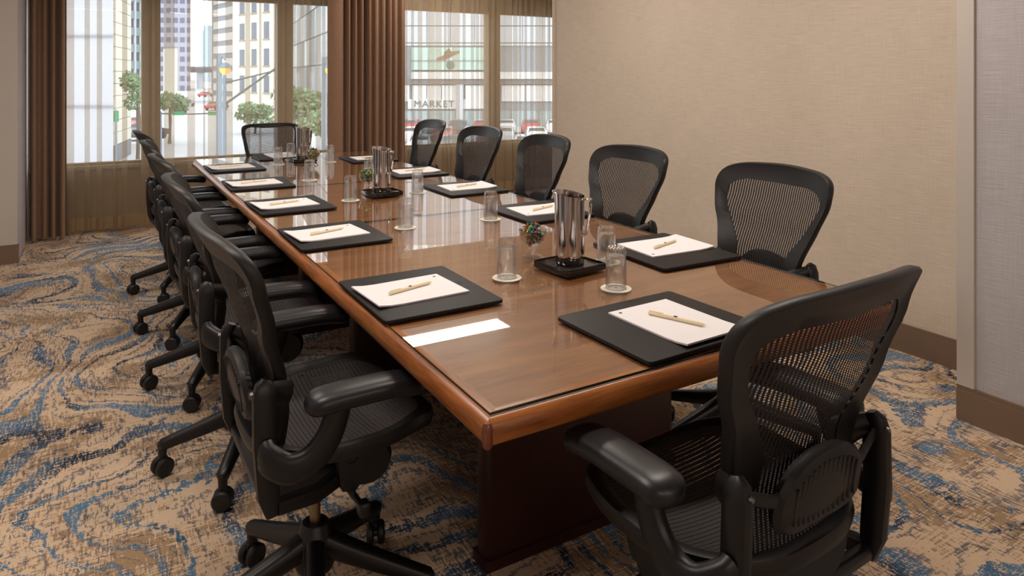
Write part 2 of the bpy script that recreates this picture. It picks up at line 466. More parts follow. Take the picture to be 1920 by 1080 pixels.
# bullnose profile: (distance inward from the outer edge, z)
prof = [(RW, ZT), (.022, ZT), (.012, ZT - .003), (.004, ZT - .010), (0, ZT - .021), (.0005, ZT - .032), (.004, ZT - .042), (.012, ZT - .049), (.022, ZT - TH), (RW, ZT - TH)]
CB = .012
for a, b in zip(secs, secs[1:]):
    ya = lambda d: a + (d + .0002 if a == 0 else .001)
    yb = lambda d: b - (d + .0002 if b == TL else .001)
    tpart(MB().loft([[(d, f_(d), z) for d, z in prof] for f_ in (ya, yb)], True, True, True), 'rim', 'rimY')
    tpart(MB().loft([[(TW - d, f_(d), z) for d, z in prof] for f_ in (ya, yb)], True, True, True), 'rim', 'rimY')
for yy, s in ((0, 1), (TL, -1)):
    tpart(MB().loft([[(x0_ + k_ * d, yy + s * d, z) for d, z in prof] for x0_, k_ in ((.0002, 1), (TW - .0002, -1))], True, True, True), 'rim', 'rimX')
for sx in (0, 1):
    for sy in (0, 1):
        q = .0085; cx_ = TW - q if sx else q; cy_ = TL - q if sy else q
        pr = [(0., ZT - .050), (.006, ZT - .0495), (.0095, ZT - .044), (.0102, ZT - .03), (.0102, ZT - .018), (.0090, ZT - .010), (.005, ZT - .0045), (0., ZT - .0035)]
        tpart(MB().lathe(pr, 16, (cx_, cy_, 0)), 'corner_block', 'rimC')
for y in (.59, 1.74, TL - 1.80, TL - .655):
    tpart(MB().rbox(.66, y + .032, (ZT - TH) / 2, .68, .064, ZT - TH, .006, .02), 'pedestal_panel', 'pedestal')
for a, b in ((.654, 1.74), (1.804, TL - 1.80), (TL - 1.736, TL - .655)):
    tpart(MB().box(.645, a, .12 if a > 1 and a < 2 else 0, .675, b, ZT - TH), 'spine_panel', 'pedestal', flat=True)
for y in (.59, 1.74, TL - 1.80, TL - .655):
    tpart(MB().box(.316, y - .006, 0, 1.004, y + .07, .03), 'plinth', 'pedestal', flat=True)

ZG = .740
gs = [.020, 1.715, 2.785, TL - .020]
gl_l = ['clear glass sheet over the table end with bare corner, nearest beige wall projection',
        'clear glass sheet covering the middle of the wooden table', 'clear glass sheet over the table end facing the windows']
for (a, b), lab in zip(zip(gs, gs[1:]), gl_l):
    g = empty('glass_sheet', (TW / 2, (a + b) / 2, ZT), label=lab, cat='glass')
    hx, hy = TW / 2 - .020, (b - a) / 2 - .0008; h = ZG - ZT
    s = MB(); s.v = [(-hx, -hy, h), (hx, -hy, h), (hx, hy, h), (-hx, hy, h)]; s.f = [(0, 1, 2, 3)]
    s.build('pane', 'tableglass', g, flat=True)
    e = MB(); c4 = [(-hx, -hy), (hx, -hy), (hx, hy), (-hx, hy)]
    e.v = [(x, y, z) for z in (.0005, h) for x, y in c4]; e.f = [(i, (i + 1) % 4, 4 + (i + 1) % 4, 4 + i) for i in range(4)]
    e.build('polished_edge', 'glassedge', g, flat=True)

# ================================================================== CHAIRS
OUT = [(0, .43), (.09, .434), (.138, .468), (.160, .55), (.172, .64), (.200, .74), (.236, .83), (.256, .905), (.243, .963), (.185, .990), (.09, .999), (0, 1.002)]
INN = [(0, .468), (.07, .471), (.106, .495), (.128, .56), (.110, .682), (.150, .755), (.192, .825), (.212, .882), (.200, .915), (.15, .935), (.08, .938), (0, .936)]
def ring_wz(half, sub=4):
    full = half + [(-w, z) for w, z in reversed(half[1:-1])]
    return catmull(full, sub, True)
YC = [(.42, -.150), (.5, -.142), (.6, -.136), (.68, -.150), (.8, -.195), (.9, -.232), (1.01, -.272)]
def pback(w, z, dy=0.):
    return (w, interp(z, YC) + .045 * (w / .25) ** 2 + dy, z)
def seat_ring(k):
    r = []
    for i in range(56):
        a = 2 * pi * i / 56; c, s = cos(a), sin(a)
        x = .252 * math.copysign(abs(c) ** .62, c) * k; y = .045 + .225 * math.copysign(abs(s) ** .72, s) * k
        x *= 1 - .16 * max(0, -(y - .0)) / .2
        r.append((x, y))
    return r
def pseat(x, y, dz=0.):
    z = interp(y, [(-.19, .522), (-.05, .505), (.08, .508), (.18, .520), (.24, .512), (.28, .490)])
    return (x, y, z + .022 * (abs(x) / .25) ** 2.5 + dz)

def make_base(root, rot=0):
    MB().lathe([(.0, .120), (.045, .120), (.05, .135), (.044, .200), (.040, .205), (.036, .225), (.030, .232), (.018, .233)], 20).build('base_hub', 'plastic', root)
    MB().lathe([(.0135, .225), (.0135, .36)], 16, cap1=True).build('gas_column', 'column', root)
    leg = MB(); n = 8
    path = [(.03 + .255 * k / n, 0, .180 - .078 * (k / n) ** .9) for k in range(n + 1)]
    leg.tube(path + [(.297, 0, .098)], [.026 - .007 * k / n for k in range(n + 1)] + [.008], [.030 - .012 * k / n for k in range(n + 1)] + [.008], 12, power=.75)
    leg.tube([(.283, 0, .112), (.283, 0, .058)], [.015, .013], seg=10, up=(0, 1, 0))
    cst = MB()
    cst.rbox(0, 0, .053, .034, .012, .022, .005)
    cst.tube([(-.0, -.006, .032), (0, .006, .032)], [.01, .01], seg=8, up=(0, 0, 1))
    whl = MB()
    for s in (-1, 1):
        pr = [(.004, .0), (.026, .002), (.031, .007), (.031, .016), (.026, .021), (.006, .022)]
        rings = [[(r * cos(2 * pi * k / 20), s * (.004 + y), .031 + r * sin(2 * pi * k / 20)) for k in range(20)] for r, y in pr]
        whl.loft(rings, True, True, True)
    first = None
    for k in range(5):
        a = rot + k * 2 * pi / 5
        if k == 0:
            l = leg.build('base_leg', 'plastic', root); c = cst.build('caster', 'plastic', root); w = whl.build('wheel', 'rubber', c); first = (l, c, w)
        else:
            l, c, w = (q.copy() for q in first)
            for q in (l, c, w): COL.objects.link(q)
            l.parent = root; c.parent = root; w.parent = c
        l.rotation_euler = (0, 0, a)
        c.location = (.283 * cos(a), .283 * sin(a), 0); c.rotation_euler = (0, 0, a + .7 + k * 1.3)
        l['ang'] = k; c['ang'] = k

def make_seat(root):
    so, si = seat_ring(1.0), seat_ring(.84)
    f = MB()
    f.loft([[pseat(x, y) for x, y in si], [pseat(x, y, .006) for x, y in seat_ring(.92)], [pseat(x, y, .002) for x, y in seat_ring(.98)], [pseat(x, y, -.012) for x, y in so],
            [pseat(x, y, -.030) for x, y in seat_ring(.98)], [pseat(x, y, -.034) for x, y in seat_ring(.9)], [pseat(x, y, -.006) for x, y in si]], True, loop=True)
    f.build('seat_frame', 'plastic', root)
    s = MB(); s.loft([[pseat(x, y, -.001 - .012 * (1 - k / .84)) for x, y in seat_ring(k)] for k in (.85, .7, .55, .4, .25, .1)], True, cap1=True)
    s.build('seat_mesh', 'seatmesh', root)
    mech = MB().rbox(0, .0, .400, .20, .24, .085, .02)
    mech.tube([(-.17, .085, .43), (-.15, .085, .43), (.15, .085, .43), (.17, .085, .43)], [.045, .058, .058, .045], seg=18, up=(0, 0, 1))
    mech.rbox(0, -.02, .455, .10, .22, .05, .012)
    mech.build('tilt_housing', 'plastic', root)
    for s_ in (-1, 1):
        p = MB(); x = s_ * .205
        rings = []
        for dx in (-.011, .011):
            rings.append([(x + dx, .02 + .030 * cos(a), .488 + .030 * sin(a)) for a in [k * pi / 10 for k in range(11)]] + [(x + dx, -.006, .44), (x + dx, .0, .412), (x + dx, .03, .405), (x + dx, .052, .43)])
        p.loft(rings, True, True, True)
        q = p.build('pivot_plate', 'plastic', root)
        cp = MB(); cp.loft([[(x + s_ * d, .02 + r * cos(2 * pi * k / 18), .488 + r * sin(2 * pi * k / 18)) for k in range(18)] for r, d in ((.021, .010), (.021, .014), (.017, .014), (.017, .012), (.010, .012), (.008, .015))], True, cap1=True)
        cp.build('pivot_cap', 'plastic2', q)
        sc = MB(); sc.loft([[(x + s_ * d, .02 + r * cos(2 * pi * k / 10), .488 + r * sin(2 * pi * k / 10)) for k in range(10)] for r, d in ((.004, .014), (.003, .017))], True, cap1=True)
        sc.build('screw', 'screw', q)
    k = MB().tube([(.15, .03, .385), (.24, .035, .385)], [.008, .007], seg=8); k.rbox(.255, .035, .385, .03, .026, .034, .008)
    k.build('tension_knob', 'plastic', root)
    lv = MB().tube([(-.13, .06, .40), (-.22, .07, .385), (-.27, .075, .38)], [.006, .007, .012], [.006, .006, .005], 8); lv.build('height_lever', 'plastic', root)

def make_chair():
    r = empty('office_chair')
    make_base(r); make_seat(r)
    # ---- back
    o, i = ring_wz(OUT), ring_wz(INN)
    mid = [((a[0] * .35 + b[0] * .65), (a[1] * .35 + b[1] * .65)) for a, b in zip(i, o)]
    def grow(rg, d):
        n = len(rg); q = []
        for j in range(n):
            a, b = rg[j - 1], rg[(j + 1) % n]; t = Vector((b[0] - a[0], b[1] - a[1])).normalized()
            q.append((rg[j][0] + t.y * d, rg[j][1] - t.x * d))
        return q
    g1 = grow(o, .004)
    f = MB().loft([[pback(*p, .001) for p in i], [pback(*p, .006) for p in mid], [pback(*p, .013) for p in o], [pback(*p, .004) for p in g1],
                   [pback(*p, -.010) for p in g1], [pback(*p, -.016) for p in o], [pback(*p, -.009) for p in mid], [pback(*p, -.003) for p in i]], True, loop=True)
    f.build('back_frame', 'plastic2', r, sharp=60)
    c = (0, .72); rings = []
    for k in (1.02, .88, .74, .6, .46, .32, .18, .06):
        rings.append([pback(c[0] + (p[0] - c[0]) * k, c[1] + (p[1] - c[1]) * k) for p in i])
    MB().loft(rings, True, cap1=True).build('back_mesh', 'backmesh', r)
    # ---- lumbar pad with ribs
    lp = MB(); rr = []
    for d, k in ((-.012, .80), (-.020, .97), (-.030, 1.0), (-.042, .93), (-.048, .78)):
        ring = []
        for j in range(40):
            a = 2 * pi * j / 40; cc, ss = cos(a), sin(a)
            w = .125 * math.copysign(abs(cc) ** .8, cc) * k; z = .625 + .068 * math.copysign(abs(ss) ** .8, ss) * k - .015 * (w / .125) ** 2
            p = pback(w, z); ring.append((p[0], p[1] + d - .02 * (w / .13) ** 2, p[2]))
        rr.append(ring)
    lp.loft(rr, True, True, True)
    pad = lp.build('lumbar_pad', 'plastic2', r)
    for j in range(-6, 7):
        w = j * .0145; h = .05 * math.sqrt(max(.05, 1 - (w / .115) ** 2))
        rb = MB(); path = []
        for q in range(5):
            z = .625 - h + 2 * h * q / 4 - .015 * (w / .125) ** 2; p = pback(w, z); path.append((p[0], p[1] - .0485 - .02 * (w / .13) ** 2, p[2]))
        rb.tube(path, .0028, .0028, 6, up=(0, 1, 0)); rb.build('rib', 'plastic2', pad)
    MB().tube([(-.198, -.168, .66), (-.13, -.178, .635), (.13, -.178, .635), (.198, -.168, .66)], [.006] * 4, [.012] * 4, 8).build('lumbar_rail', 'plastic', r)
    # ---- uprights, yoke, arms
    for s in (-1, 1):
        u = MB()
        u.tube([(s * .205, -.150, .405), (s * .208, -.158, .45), (s * .208, -.166, .56), (s * .204, -.166, .66), (s * .200, -.164, .682), (s * .198, -.160, .692)],
               [.012, .015, .0155, .0155, .014, .007], [.014, .024, .025, .025, .020, .010], 12, up=(0, 1, 0), power=.6)
        u.tube([(s * .205, -.14, .418), (s * .19, -.05, .412), (s * .13, .03, .405), (s * .08, .05, .40)], [.014, .015, .016, .016], [.018, .020, .022, .02], 10, power=.7)
        up = u.build('back_upright', 'plastic', r)
        sc = MB().tube([(s * .2, -.188, .668), (s * .2, -.194, .668)], [.005, .004], seg=8); sc.build('screw', 'screw', up)
        jn = MB().tube([(s * .168, -.112, .64), (s * .185, -.13, .655), (s * .2, -.155, .67)], [.018, .018, .014], [.03, .026, .018], 10, up=(0, 0, 1)); jn.build('back_joint', 'plastic', r)
        b = MB()
        path = catmull([(s * .212, -.165, .545), (s * .232, -.160, .535), (s * .258, -.128, .520), (s * .266, -.085, .530), (s * .268, -.05, .565), (s * .268, -.030, .61), (s * .268, -.022, .642)], 4)
        n = len(path)
        b.tube(path, [.020 - .002 * k / n for k in range(n)], [.036 - .012 * (k / n) for k in range(n)], 14, up=(0, -.75, .66) if False else (0, 0, 1), power=.75)
        b.build('arm_bracket', 'plastic', r)
        a = MB()
        def bend(p, s=s):
            x, y, z = p
            return (x, y, z - .016 * max(0., (y - .05) / .13) ** 2 - .008 * max(0., (-y - .02) / .08) ** 2)
        rings = []
        for k in range(21):
            t = .5 - .5 * cos(pi * k / 20); y = -.098 + .275 * t
            e = min(1, math.sqrt(max(0, 1 - (1 - min(1, t / .13)) ** 2))); e2 = math.sqrt(max(0, 1 - (1 - min(1, (1 - t) / .13)) ** 2))
            q = max(.04, min(e, e2)); wv = .044 * q; hv = .023 * q ** .8; ring = []
            for j in range(18):
                an = 2 * pi * j / 18; cc, ss = cos(an), sin(an)
                ring.append(bend((s * .268 + wv * math.copysign(abs(cc) ** .7, cc), y, .652 + hv * math.copysign(abs(ss) ** .8, ss))))
            rings.append(ring)
        a.loft(rings, True, True, True); a.build('arm_pad', 'armpad', r)
    MB().rbox(0, -.150, .418, .40, .03, .028, .01).build('yoke', 'plastic', r)
    return r

def make_task_chair():
    r = empty('task_chair')
    make_base(r, R(20)); make_seat(r)
    o = ring_wz([(0, .60), (.12, .602), (.165, .615), (.175, .66), (.190, .75), (.203, .84), (.212, .905), (.205, .948), (.16, .965), (.08, .969), (0, .970)])
    i = ring_wz([(0, .63), (.11, .632), (.140, .645), (.148, .68), (.162, .75), (.175, .83), (.183, .895), (.176, .928), (.14, .942), (.07, .936), (0, .932)])
    MB().loft([[pback(*p, .0) for p in i], [pback(*p, .012) for p in o], [pback(*p, -.014) for p in o], [pback(*p, -.006) for p in i]], True, loop=True).build('back_frame', 'plastic', r, sharp=60)
    rings = [[pback(p[0] * k, .78 + (p[1] - .78) * k) for p in i] for k in (1.02, .85, .68, .5, .3, .1)]
    MB().loft(rings, True, cap1=True).build('back_mesh', 'plainmesh', r)
    MB().tube([pback(-.17, .735, -.02), pback(-.06, .69, -.03), pback(.06, .69, -.03), pback(.17, .735, -.02)], [.010] * 4, [.016] * 4, 10).build('lumbar_bar', 'plastic', r)
    MB().tube([(0, -.02, .42), (0, -.16, .44), (0, -.19, .55), (0, -.185, .69)], [.03, .03, .028, .022], [.016, .018, .014, .012], 10, up=(0, 1, .2)).build('back_support', 'plastic', r)
    return r

def place_chair(src, first, x, y, rz, label, group, base_rot=0.):
    r = src if first else copy_tree(src)
    r.location = (x, y, 0); r.rotation_euler = (0, 0, rz)
    tag(r, label, 'chair', group)
    for c in kids(r):
        if 'ang' in c.keys():
            a = base_rot - rz + c['ang'] * 2 * pi / 5
            if c.name.startswith('base_leg'): c.rotation_euler = (0, 0, a)
            else:
                c.location = (.283 * cos(a), .283 * sin(a), 0); c.rotation_euler = (0, 0, a + .6 + 1.1 * c['ang'])
    return r

CH = make_chair()
YS = [.69, 1.50, 2.24, 2.97, 3.76]
ORD = ['fifth', 'fourth', 'third', 'second', 'first']
rnd = random.Random(4)
first = True
for k, y in enumerate(YS):
    place_chair(CH, first, -.115, y - .01 * (k == 0), -pi / 2 + R((1, -2, 2, -1, 3)[k]),
                'black mesh office chair on the open carpet side of the table, %s from the windows' % ORD[k],
                'mesh office chairs around the table', R((39, 170, 168, 166, 170)[k])); first = False
for k, y in enumerate(YS):
    place_chair(CH, False, 1.37, y + (0, 0, .0, .02, .05)[k], pi / 2 + R((-2, 1, -3, 2, -2)[k]),
                'black mesh office chair on the beige wall side of the table, %s from the windows' % ORD[k],
                'mesh office chairs around the table', R((100, 30, 60, 10, 45)[k]))
place_chair(CH, False, .50, -.11, R(3), 'black mesh office chair at the table end farthest from the windows', 'mesh office chairs around the table', R(70))
tc = make_task_chair(); tc.location = (.565, 4.32, 0); tc.rotation_euler = (0, 0, pi)
tag(tc, 'black chair with square-topped thin mesh back at the window end of the table', 'chair')

# ================================================================== PLACE SETTINGS
def blotter():
    r = empty('desk_pad')
    MB().rbox(0, 0, .0045, .385, .33, .009, .002, .012).build('pad_body', 'leather', r)
    e = MB().lathe([(.008, .0), (.010, .0007), (.012, .0)], 20, (.0, .125, .009)); e.build('embossed_mark', 'leather', r)
    return r
def notepad():
    r = empty('notepad')
    m = MB(); nx, ny = 6, 8; W, L = .196, .262
    for layer in (0, 1):
        for j in range(ny + 1):
            for i in range(nx + 1):
                x = -W / 2 + W * i / nx; y = -L / 2 + L * j / ny
                cu = .006 * max(0, (.25 - j / ny) / .25) ** 2
                m.v.append((x, y, layer * .004 + cu + .0002))
    n1 = (nx + 1) * (ny + 1)
    for j in range(ny):
        for i in range(nx):
            a = j * (nx + 1) + i; m.f.append((a, a + nx + 1, a + nx + 2, a + 1)); m.f.append((n1 + a, n1 + a + 1, n1 + a + nx + 2, n1 + a + nx + 1))
    bd = [i for i in range(nx + 1)] + [j * (nx + 1) + nx for j in range(1, ny + 1)] + [ny * (nx + 1) + i for i in range(nx - 1, -1, -1)] + [j * (nx + 1) for j in range(ny - 1, 0, -1)]
    for a, b in zip(bd, bd[1:] + bd[:1]): m.f.append((a, b, n1 + b, n1 + a))
    m.build('paper_block', 'paper', r, sharp=30)
    lg = MB().lathe([(.0, .0003), (.0045, .0003)], 12, (-.075, .112, .0042), cap0=False); lg.lathe([(.0045, 0), (.0045, .0003)], 12, (-.075, .112, .0042)); lg.build('logo_mark', 'ink', r)
    return r
def pen():
    r = empty('pen')
    MB().tube([(-.07, 0, .0052), (-.066, 0, .0052), (.03, 0, .0052), (.031, 0, .0052), (.068, 0, .0052), (.071, 0, .0052)], [.003, .0046, .0046, .005, .005, .0035], seg=10).build('barrel', 'pen', r)
    MB().tube([(-.076, 0, .0052), (-.07, 0, .0052)], [.0008, .0028], seg=8).build('tip', 'pen', r)
    MB().rbox(.0, 0, .0100, .008, .005, .0010, .0003).build('logo_mark', 'ink', r)
    MB().rbox(.05, 0, .0108, .036, .003, .0014, .0004).build('clip', 'pen', r)
    return r
B0, N0, P0 = blotter(), notepad(), pen()
settings = []
YL = [.724, 1.526, 2.226, 2.96, 3.74]; YRr = [.724, 1.516, 2.245, 2.96, 3.77]
for k in range(5):
    settings.append((.178, YL[k], -pi / 2, 'on the open carpet side, %s from the windows' % ORD[k]))
for k in range(5):
    settings.append((1.082, YRr[k], pi / 2, 'on the beige wall side, %s from the windows' % ORD[k]))
settings.append((.585, .196, 0, 'at the table end with the bare corner'))
settings.append((.585, TL - .19, pi, 'at the table end facing the windows'))
for k, (x, y, a, where) in enumerate(settings):
    f = k == 0
    fw = Vector((-sin(a), cos(a), 0)); sd = Vector((cos(a), sin(a), 0))
    b = B0 if f else copy_tree(B0); b.location = (x, y, ZG); b.rotation_euler = (0, 0, a + R((0, 0, 1, -1, 0, -2, 1, 0, 1, -1, 2, 0)[k]))
    tag(b, 'black leather desk pad ' + where, 'desk pad', 'desk pads on the table')
    n = N0 if f else copy_tree(N0)
    off = -fw * .022 + sd * ((.0, -.01, .0, .005, 0, .02, .0, .01, 0, .0, .025, 0)[k])
    na = a + R((3, 5, 4, 3, 3, -3, -4, -3, -2, 0, 2, 3)[k])
    n.location = (x + off.x, y + off.y, ZG + .009); n.rotation_euler = (0, 0, na)
    tag(n, 'white notepad on the desk pad ' + where, 'notepad', 'notepads on the desk pads')
    p = P0 if f else copy_tree(P0)
    pa = na + pi / 2 + R((13, 14, 12, 10, 10, 20, 24, 20, 14, 14, 20, 14)[k])
    p.location = (x + off.x - .0 + fw.x * .0, y + off.y, ZG + .0132); p.rotation_euler = (0, 0, pa + (pi if k < 5 else 0))
    tag(p, 'kraft paper pen lying on the notepad ' + where, 'pen', 'pens on the notepads')

# ---- tumblers, upside down on coasters
def tumbler():
    r = empty('tumbler')
    prof = [(.0275, .0), (.0285, .0), (.0300, .002), (.0292, .050), (.0278, .098), (.0270, .108), (.0250, .112), (.0, .112)]
    inner = [(.0, .092), (.0225, .092), (.0245, .086), (.0262, .045), (.0275, .0)]
    MB().lathe(prof + inner, 28).build('glass_body', 'glass', r)
    s = MB(); R_ = random.Random(3)
    for q in range(14):
        a = 2 * pi * q / 14; s.lathe([(.0036, 0), (.003, .003), (.0008, .0045)], 6, (.0205 * cos(a), .0205 * sin(a), .1119), cap1=True)
    for q in range(7):
        a = 2 * pi * q / 7; s.lathe([(.0036, 0), (.003, .003), (.0008, .0045)], 6, (.011 * cos(a), .011 * sin(a), .1119), cap1=True)
    s.build('studded_foot', 'glass', r)
    return r
def coaster():
    r = empty('coaster')
    MB().lathe([(.0, .0), (.0425, .0), (.0435, .001), (.0425, .002), (.0, .002)], 36).build('card', 'coaster', r)
    MB().lathe([(.0035, .0), (.0035, .0004), (.0, .0004)], 10, (0, 0, .002)).build('logo_mark', 'ink', r)
    return r
T0, K0 = tumbler(), coaster()
gls = [(.463, y, 'beside the carpet side desk pad, %s from the windows' % ORD[k]) for k, y in enumerate((.725, 1.522, 2.22, 2.975, 3.785))]
gls += [(x, y, 'beside the wall side desk pad, %s from the windows' % ORD[k]) for k, (x, y) in enumerate(((.824, .712), (.83, 1.493), (.829, 2.267), (.79, 2.90), (.80, 3.745)))]
gls += [(.675, .479, 'ahead of the desk pad at the bare-corner table end'), (.60, 4.02, 'ahead of the desk pad at the window table end')]
for k, (x, y, where) in enumerate(gls):
    c = K0 if k == 0 else copy_tree(K0); c.location = (x, y, ZG); c.rotation_euler = (0, 0, k * .7)
    tag(c, 'round cream paper coaster ' + where, 'coaster', 'paper coasters under the glasses')
    g = T0 if k == 0 else copy_tree(T0); g.location = (x, y, ZG + .0022); g.rotation_euler = (0, 0, k * .37)
    tag(g, 'upturned clear glass tumbler ' + where, 'glass', 'upturned tumblers on coasters')

# ---- pitchers on trays, candy bowls
def tray():
    r = empty('drip_tray')
    m = MB().rbox(0, 0, .011, .160, .160, .018, .002, .004); m.build('tray_body', 'tray', r)
    f = MB()
    for sx in (-1, 1):
        for sy in (-1, 1): f.box(sx * .06 - .008, sy * .06 - .008, 0, sx * .06 + .008, sy * .06 + .008, .0025)
    f.build('foot', 'tray', r, flat=True)
    g = MB()
    for s in (-1, 1): g.box(-.076, s * .078 - .002, .020, .076, s * .078 + .002, .0225); g.box(s * .078 - .002, -.076, .020, s * .078 + .002, .076, .0225)
    g.build('raised_lip', 'tray', r, flat=True)
    return r
def pitcher():
    r = empty('water_pitcher'); seg = 40; rings = []
    def ring(rad, z, spout=0., inset=0.):
        q = []
        for k in range(seg):
            a = 2 * pi * k / seg; d = max(0, cos(a - pi)) ** 6
            rr = rad + spout * d * .009
            zz = z + spout * (.012 * -cos(a) * .7)
            q.append((rr * cos(a), rr * sin(a), zz))
        return q
    out = [(.030, .0), (.043, .0), (.0455, .003), (.0462, .03), (.0462, .12), (.0462, .175)]
    rings = [ring(a, z) for a, z in out] + [ring(.0464, .195, .35), ring(.0472, .212, 1.0), ring(.0462, .2125, 1.0), ring(.0452, .195, .35)]
    rings += [ring(.0450, .17), ring(.0450, .02), ring(.02, .015)]
    MB().loft(rings, True, True, True).build('pitcher_body', 'chrome', r, sharp=50)
    h = MB()
    path = catmull([(.044, 0, .196), (.060, 0, .201), (.068, 0, .197), (.067, 0, .17), (.060, 0, .12), (.052, 0, .092), (.044, 0, .085)], 4)
    h.tube(path, .012, .0022, 12, up=(0, 0, 1), power=.6); h.build('handle', 'chrome', r)
    ic = MB().lathe([(.02, .0), (.0, .0)], 4); 
    return r
def bowl():
    r = empty('candy_bowl')
    pr = [(.0, .0), (.033, .0), (.034, .003), (.022, .009), (.010, .016), (.009, .026), (.016, .034), (.030, .044), (.041, .062), (.045, .082), (.046, .092),
          (.044, .092), (.043, .082), (.039, .063), (.028, .047), (.012, .038), (.0, .037)]
    MB().lathe(pr, 32).build('glass_bowl', 'glass', r); return r
def candies(seed):
    m = MB(); q = random.Random(seed)
    for k in range(150):
        for _ in range(40):
            x, y, z = q.uniform(-.042, .042), q.uniform(-.042, .042), q.uniform(.045, .116)
            rr = math.hypot(x, y)
            lim = interp(z, [(.045, .018), (.06, .032), (.08, .038), (.09, .039), (.10, .034), (.117, .010)])
            if rr < lim: break
        ax = Vector((q.gauss(0, 1), q.gauss(0, 1), q.gauss(0, 1))).normalized(); l = .0055
        P = [Vector((x, y, z)) + ax * d for d in (-l * 1.7, -l, -l * .5, l * .5, l, l * 1.7)]
        m.tube([tuple(p) for p in P], [.0030, .001, .0036, .0036, .001, .0030], seg=6)
    return m
PT, TR, BW = pitcher(), tray(), bowl()
where3 = ['near the bare table corner', 'at the middle of the table', 'near the window end of the table']
for k, (px_, py_, bx_, by_, rot) in enumerate(((.680, .712, .655, .885, -55), (.648, 2.295, .635, 2.475, -60), (.655, 3.90, .655, 3.63, -50))):
    tr = TR if k == 0 else copy_tree(TR); tr.location = (px_, py_, ZG); tr.rotation_euler = (0, 0, R(7 - 4 * k))
    tag(tr, 'square black tray under the steel pitcher ' + where3[k], 'tray', 'black trays under the pitchers')
    p = PT if k == 0 else copy_tree(PT); p.location = (px_, py_, ZG + .0205); p.rotation_euler = (0, 0, R(rot))
    tag(p, 'polished steel water pitcher ' + where3[k], 'pitcher', 'steel pitchers along the table')
    b = BW if k == 0 else copy_tree(BW); b.location = (bx_, by_, ZG)
    tag(b, 'footed glass bowl of sweets ' + where3[k], 'bowl', 'glass candy bowls along the table')
    c = candies(5 + k).build('wrapped_candies', 'candy'); c.location = (bx_, by_, ZG)
    tag(c, 'colourful wrapped sweets heaped in the glass bowl ' + where3[k], 'candy', 'heaps of sweets', 'stuff')

# ================================================================== CURTAINS
def cloth(path, z0, z1, nz, flare=0.):
    m = MB(); rings = []
    for k in range(nz + 1):
        t = k / nz; z = z0 + (z1 - z0) * t
        rings.append([(x, y + flare * (1 - t) * (y - path[0][1]) , z) for x, y in path])
    return m.loft(rings, False)
def drape_path(x0, x1, y, npl, amp, flat0=0., seed=1):
    q = random.Random(seed); pts = []
    x = x0
    if flat0: pts += [(x0, y - .01), (x0 + flat0 * .5, y - .03), (x0 + flat0, y - .02)]; x = x0 + flat0
    w = (x1 - x) / npl
    for k in range(npl):
        a = amp * q.uniform(.45, 1.3); ww = w * q.uniform(.75, 1.0); xx = x + k * w + q.uniform(0, .2) * w
        pts += [(xx + .10 * ww, y + a * .9), (xx + .26 * ww, y + a), (xx + .36 * ww, y - a * .5), (xx + .58 * ww, y - a), (xx + .82 * ww, y - a * .8), (xx + .94 * ww, y + a * .3)]
    pts.append((x1, y))
    return catmull(pts, 4)
def sheer_path(x0, x1, y, seed, dens):
    q = random.Random(seed); pts = [(x0, y)]; x = x0
    while x < x1 - .12:
        g = q.uniform(.02, .11) / dens; yy = y + q.uniform(-.012, .012)
        pts.append((x + g * .5, yy)); x += g; pts.append((x, y + q.uniform(-.01, .01)))
        w = q.choice([.012, .016, .02, .035, .055, .075])                   # S-fold: three layers over a narrow strip
        pts += [(x + w, y - .018), (x + w * .9, y - .026), (x + w * .1, y - .004), (x, y + .012), (x + w * .5, y + .016)]
        x += w
    pts.append((x1, y))
    return catmull(pts, 4)
def sheer(x0, x1, y, seed, dens, label):
    r = empty('sheer_curtain', ((x0 + x1) / 2, y, 0), label=label, cat='curtain', group='sheer curtains at the windows')
    p = [(a - (x0 + x1) / 2, b - y) for a, b in sheer_path(x0, x1, y, seed, dens)]
    cloth(p, .135, 2.62, 6).build('voile_panel', 'sheer', r, norm=False, sharp=180)
    cloth(p, .03, .135, 1).build('hem', 'hem', r, norm=False, sharp=180)
sheer(-.86, .98, 5.86, 3, .8, 'sheer tan curtain between the two brown drapes, beside the wall pier')
sheer(.95, 1.44, 5.87, 8, 1.0, 'narrow sheer tan curtain tucked beside the wide brown drape')
sheer(2.08, 4.75, 5.86, 5, 1.3, 'sheer tan curtain behind the chairs on the beige wall side')
def drape(x0, x1, y, npl, amp, flat0, seed, label):
    r = empty('drape', ((x0 + x1) / 2, y, 0), label=label, cat='curtain')
    p = [(a - (x0 + x1) / 2, b - y) for a, b in drape_path(x0, x1, y, npl, amp, flat0, seed)]
    cloth(p, .11, 2.62, 8).build('pleated_panel', 'drape', r, norm=False, sharp=180)
    cloth([(a, b * 1.04) for a, b in p], .02, .112, 1).build('hem', 'drape', r, norm=False, sharp=180)
drape(-1.06, -.80, 5.74, 4, .060, 0, 2, 'narrow pleated brown drape beside the wall pier')
drape(1.345, 2.15, 5.74, 9, .062, .15, 11, 'wide pleated brown drape between the window bays')
struct(MB().box(PX, 5.70, 2.62, XE, 5.90, 2.66).build('trim_5', 'lampbody'))

# ================================================================== OUTDOORS (the street, one floor below)
GZ = -4.5
CY, SY = cos(YAW), sin(YAW)
def ow(c, d):      # camera-frame ground coordinates (right, depth) -> world x, y
    return (CAMP.x + c * CY + d * SY, CAMP.y - c * SY + d * CY)
def opx(px, d):    # bearing of a photo column at a given distance
    return ow((px - 960) / FPX * d, d)
def zpx(py, d): return CAMP.z - (py - 141) / FPX * d

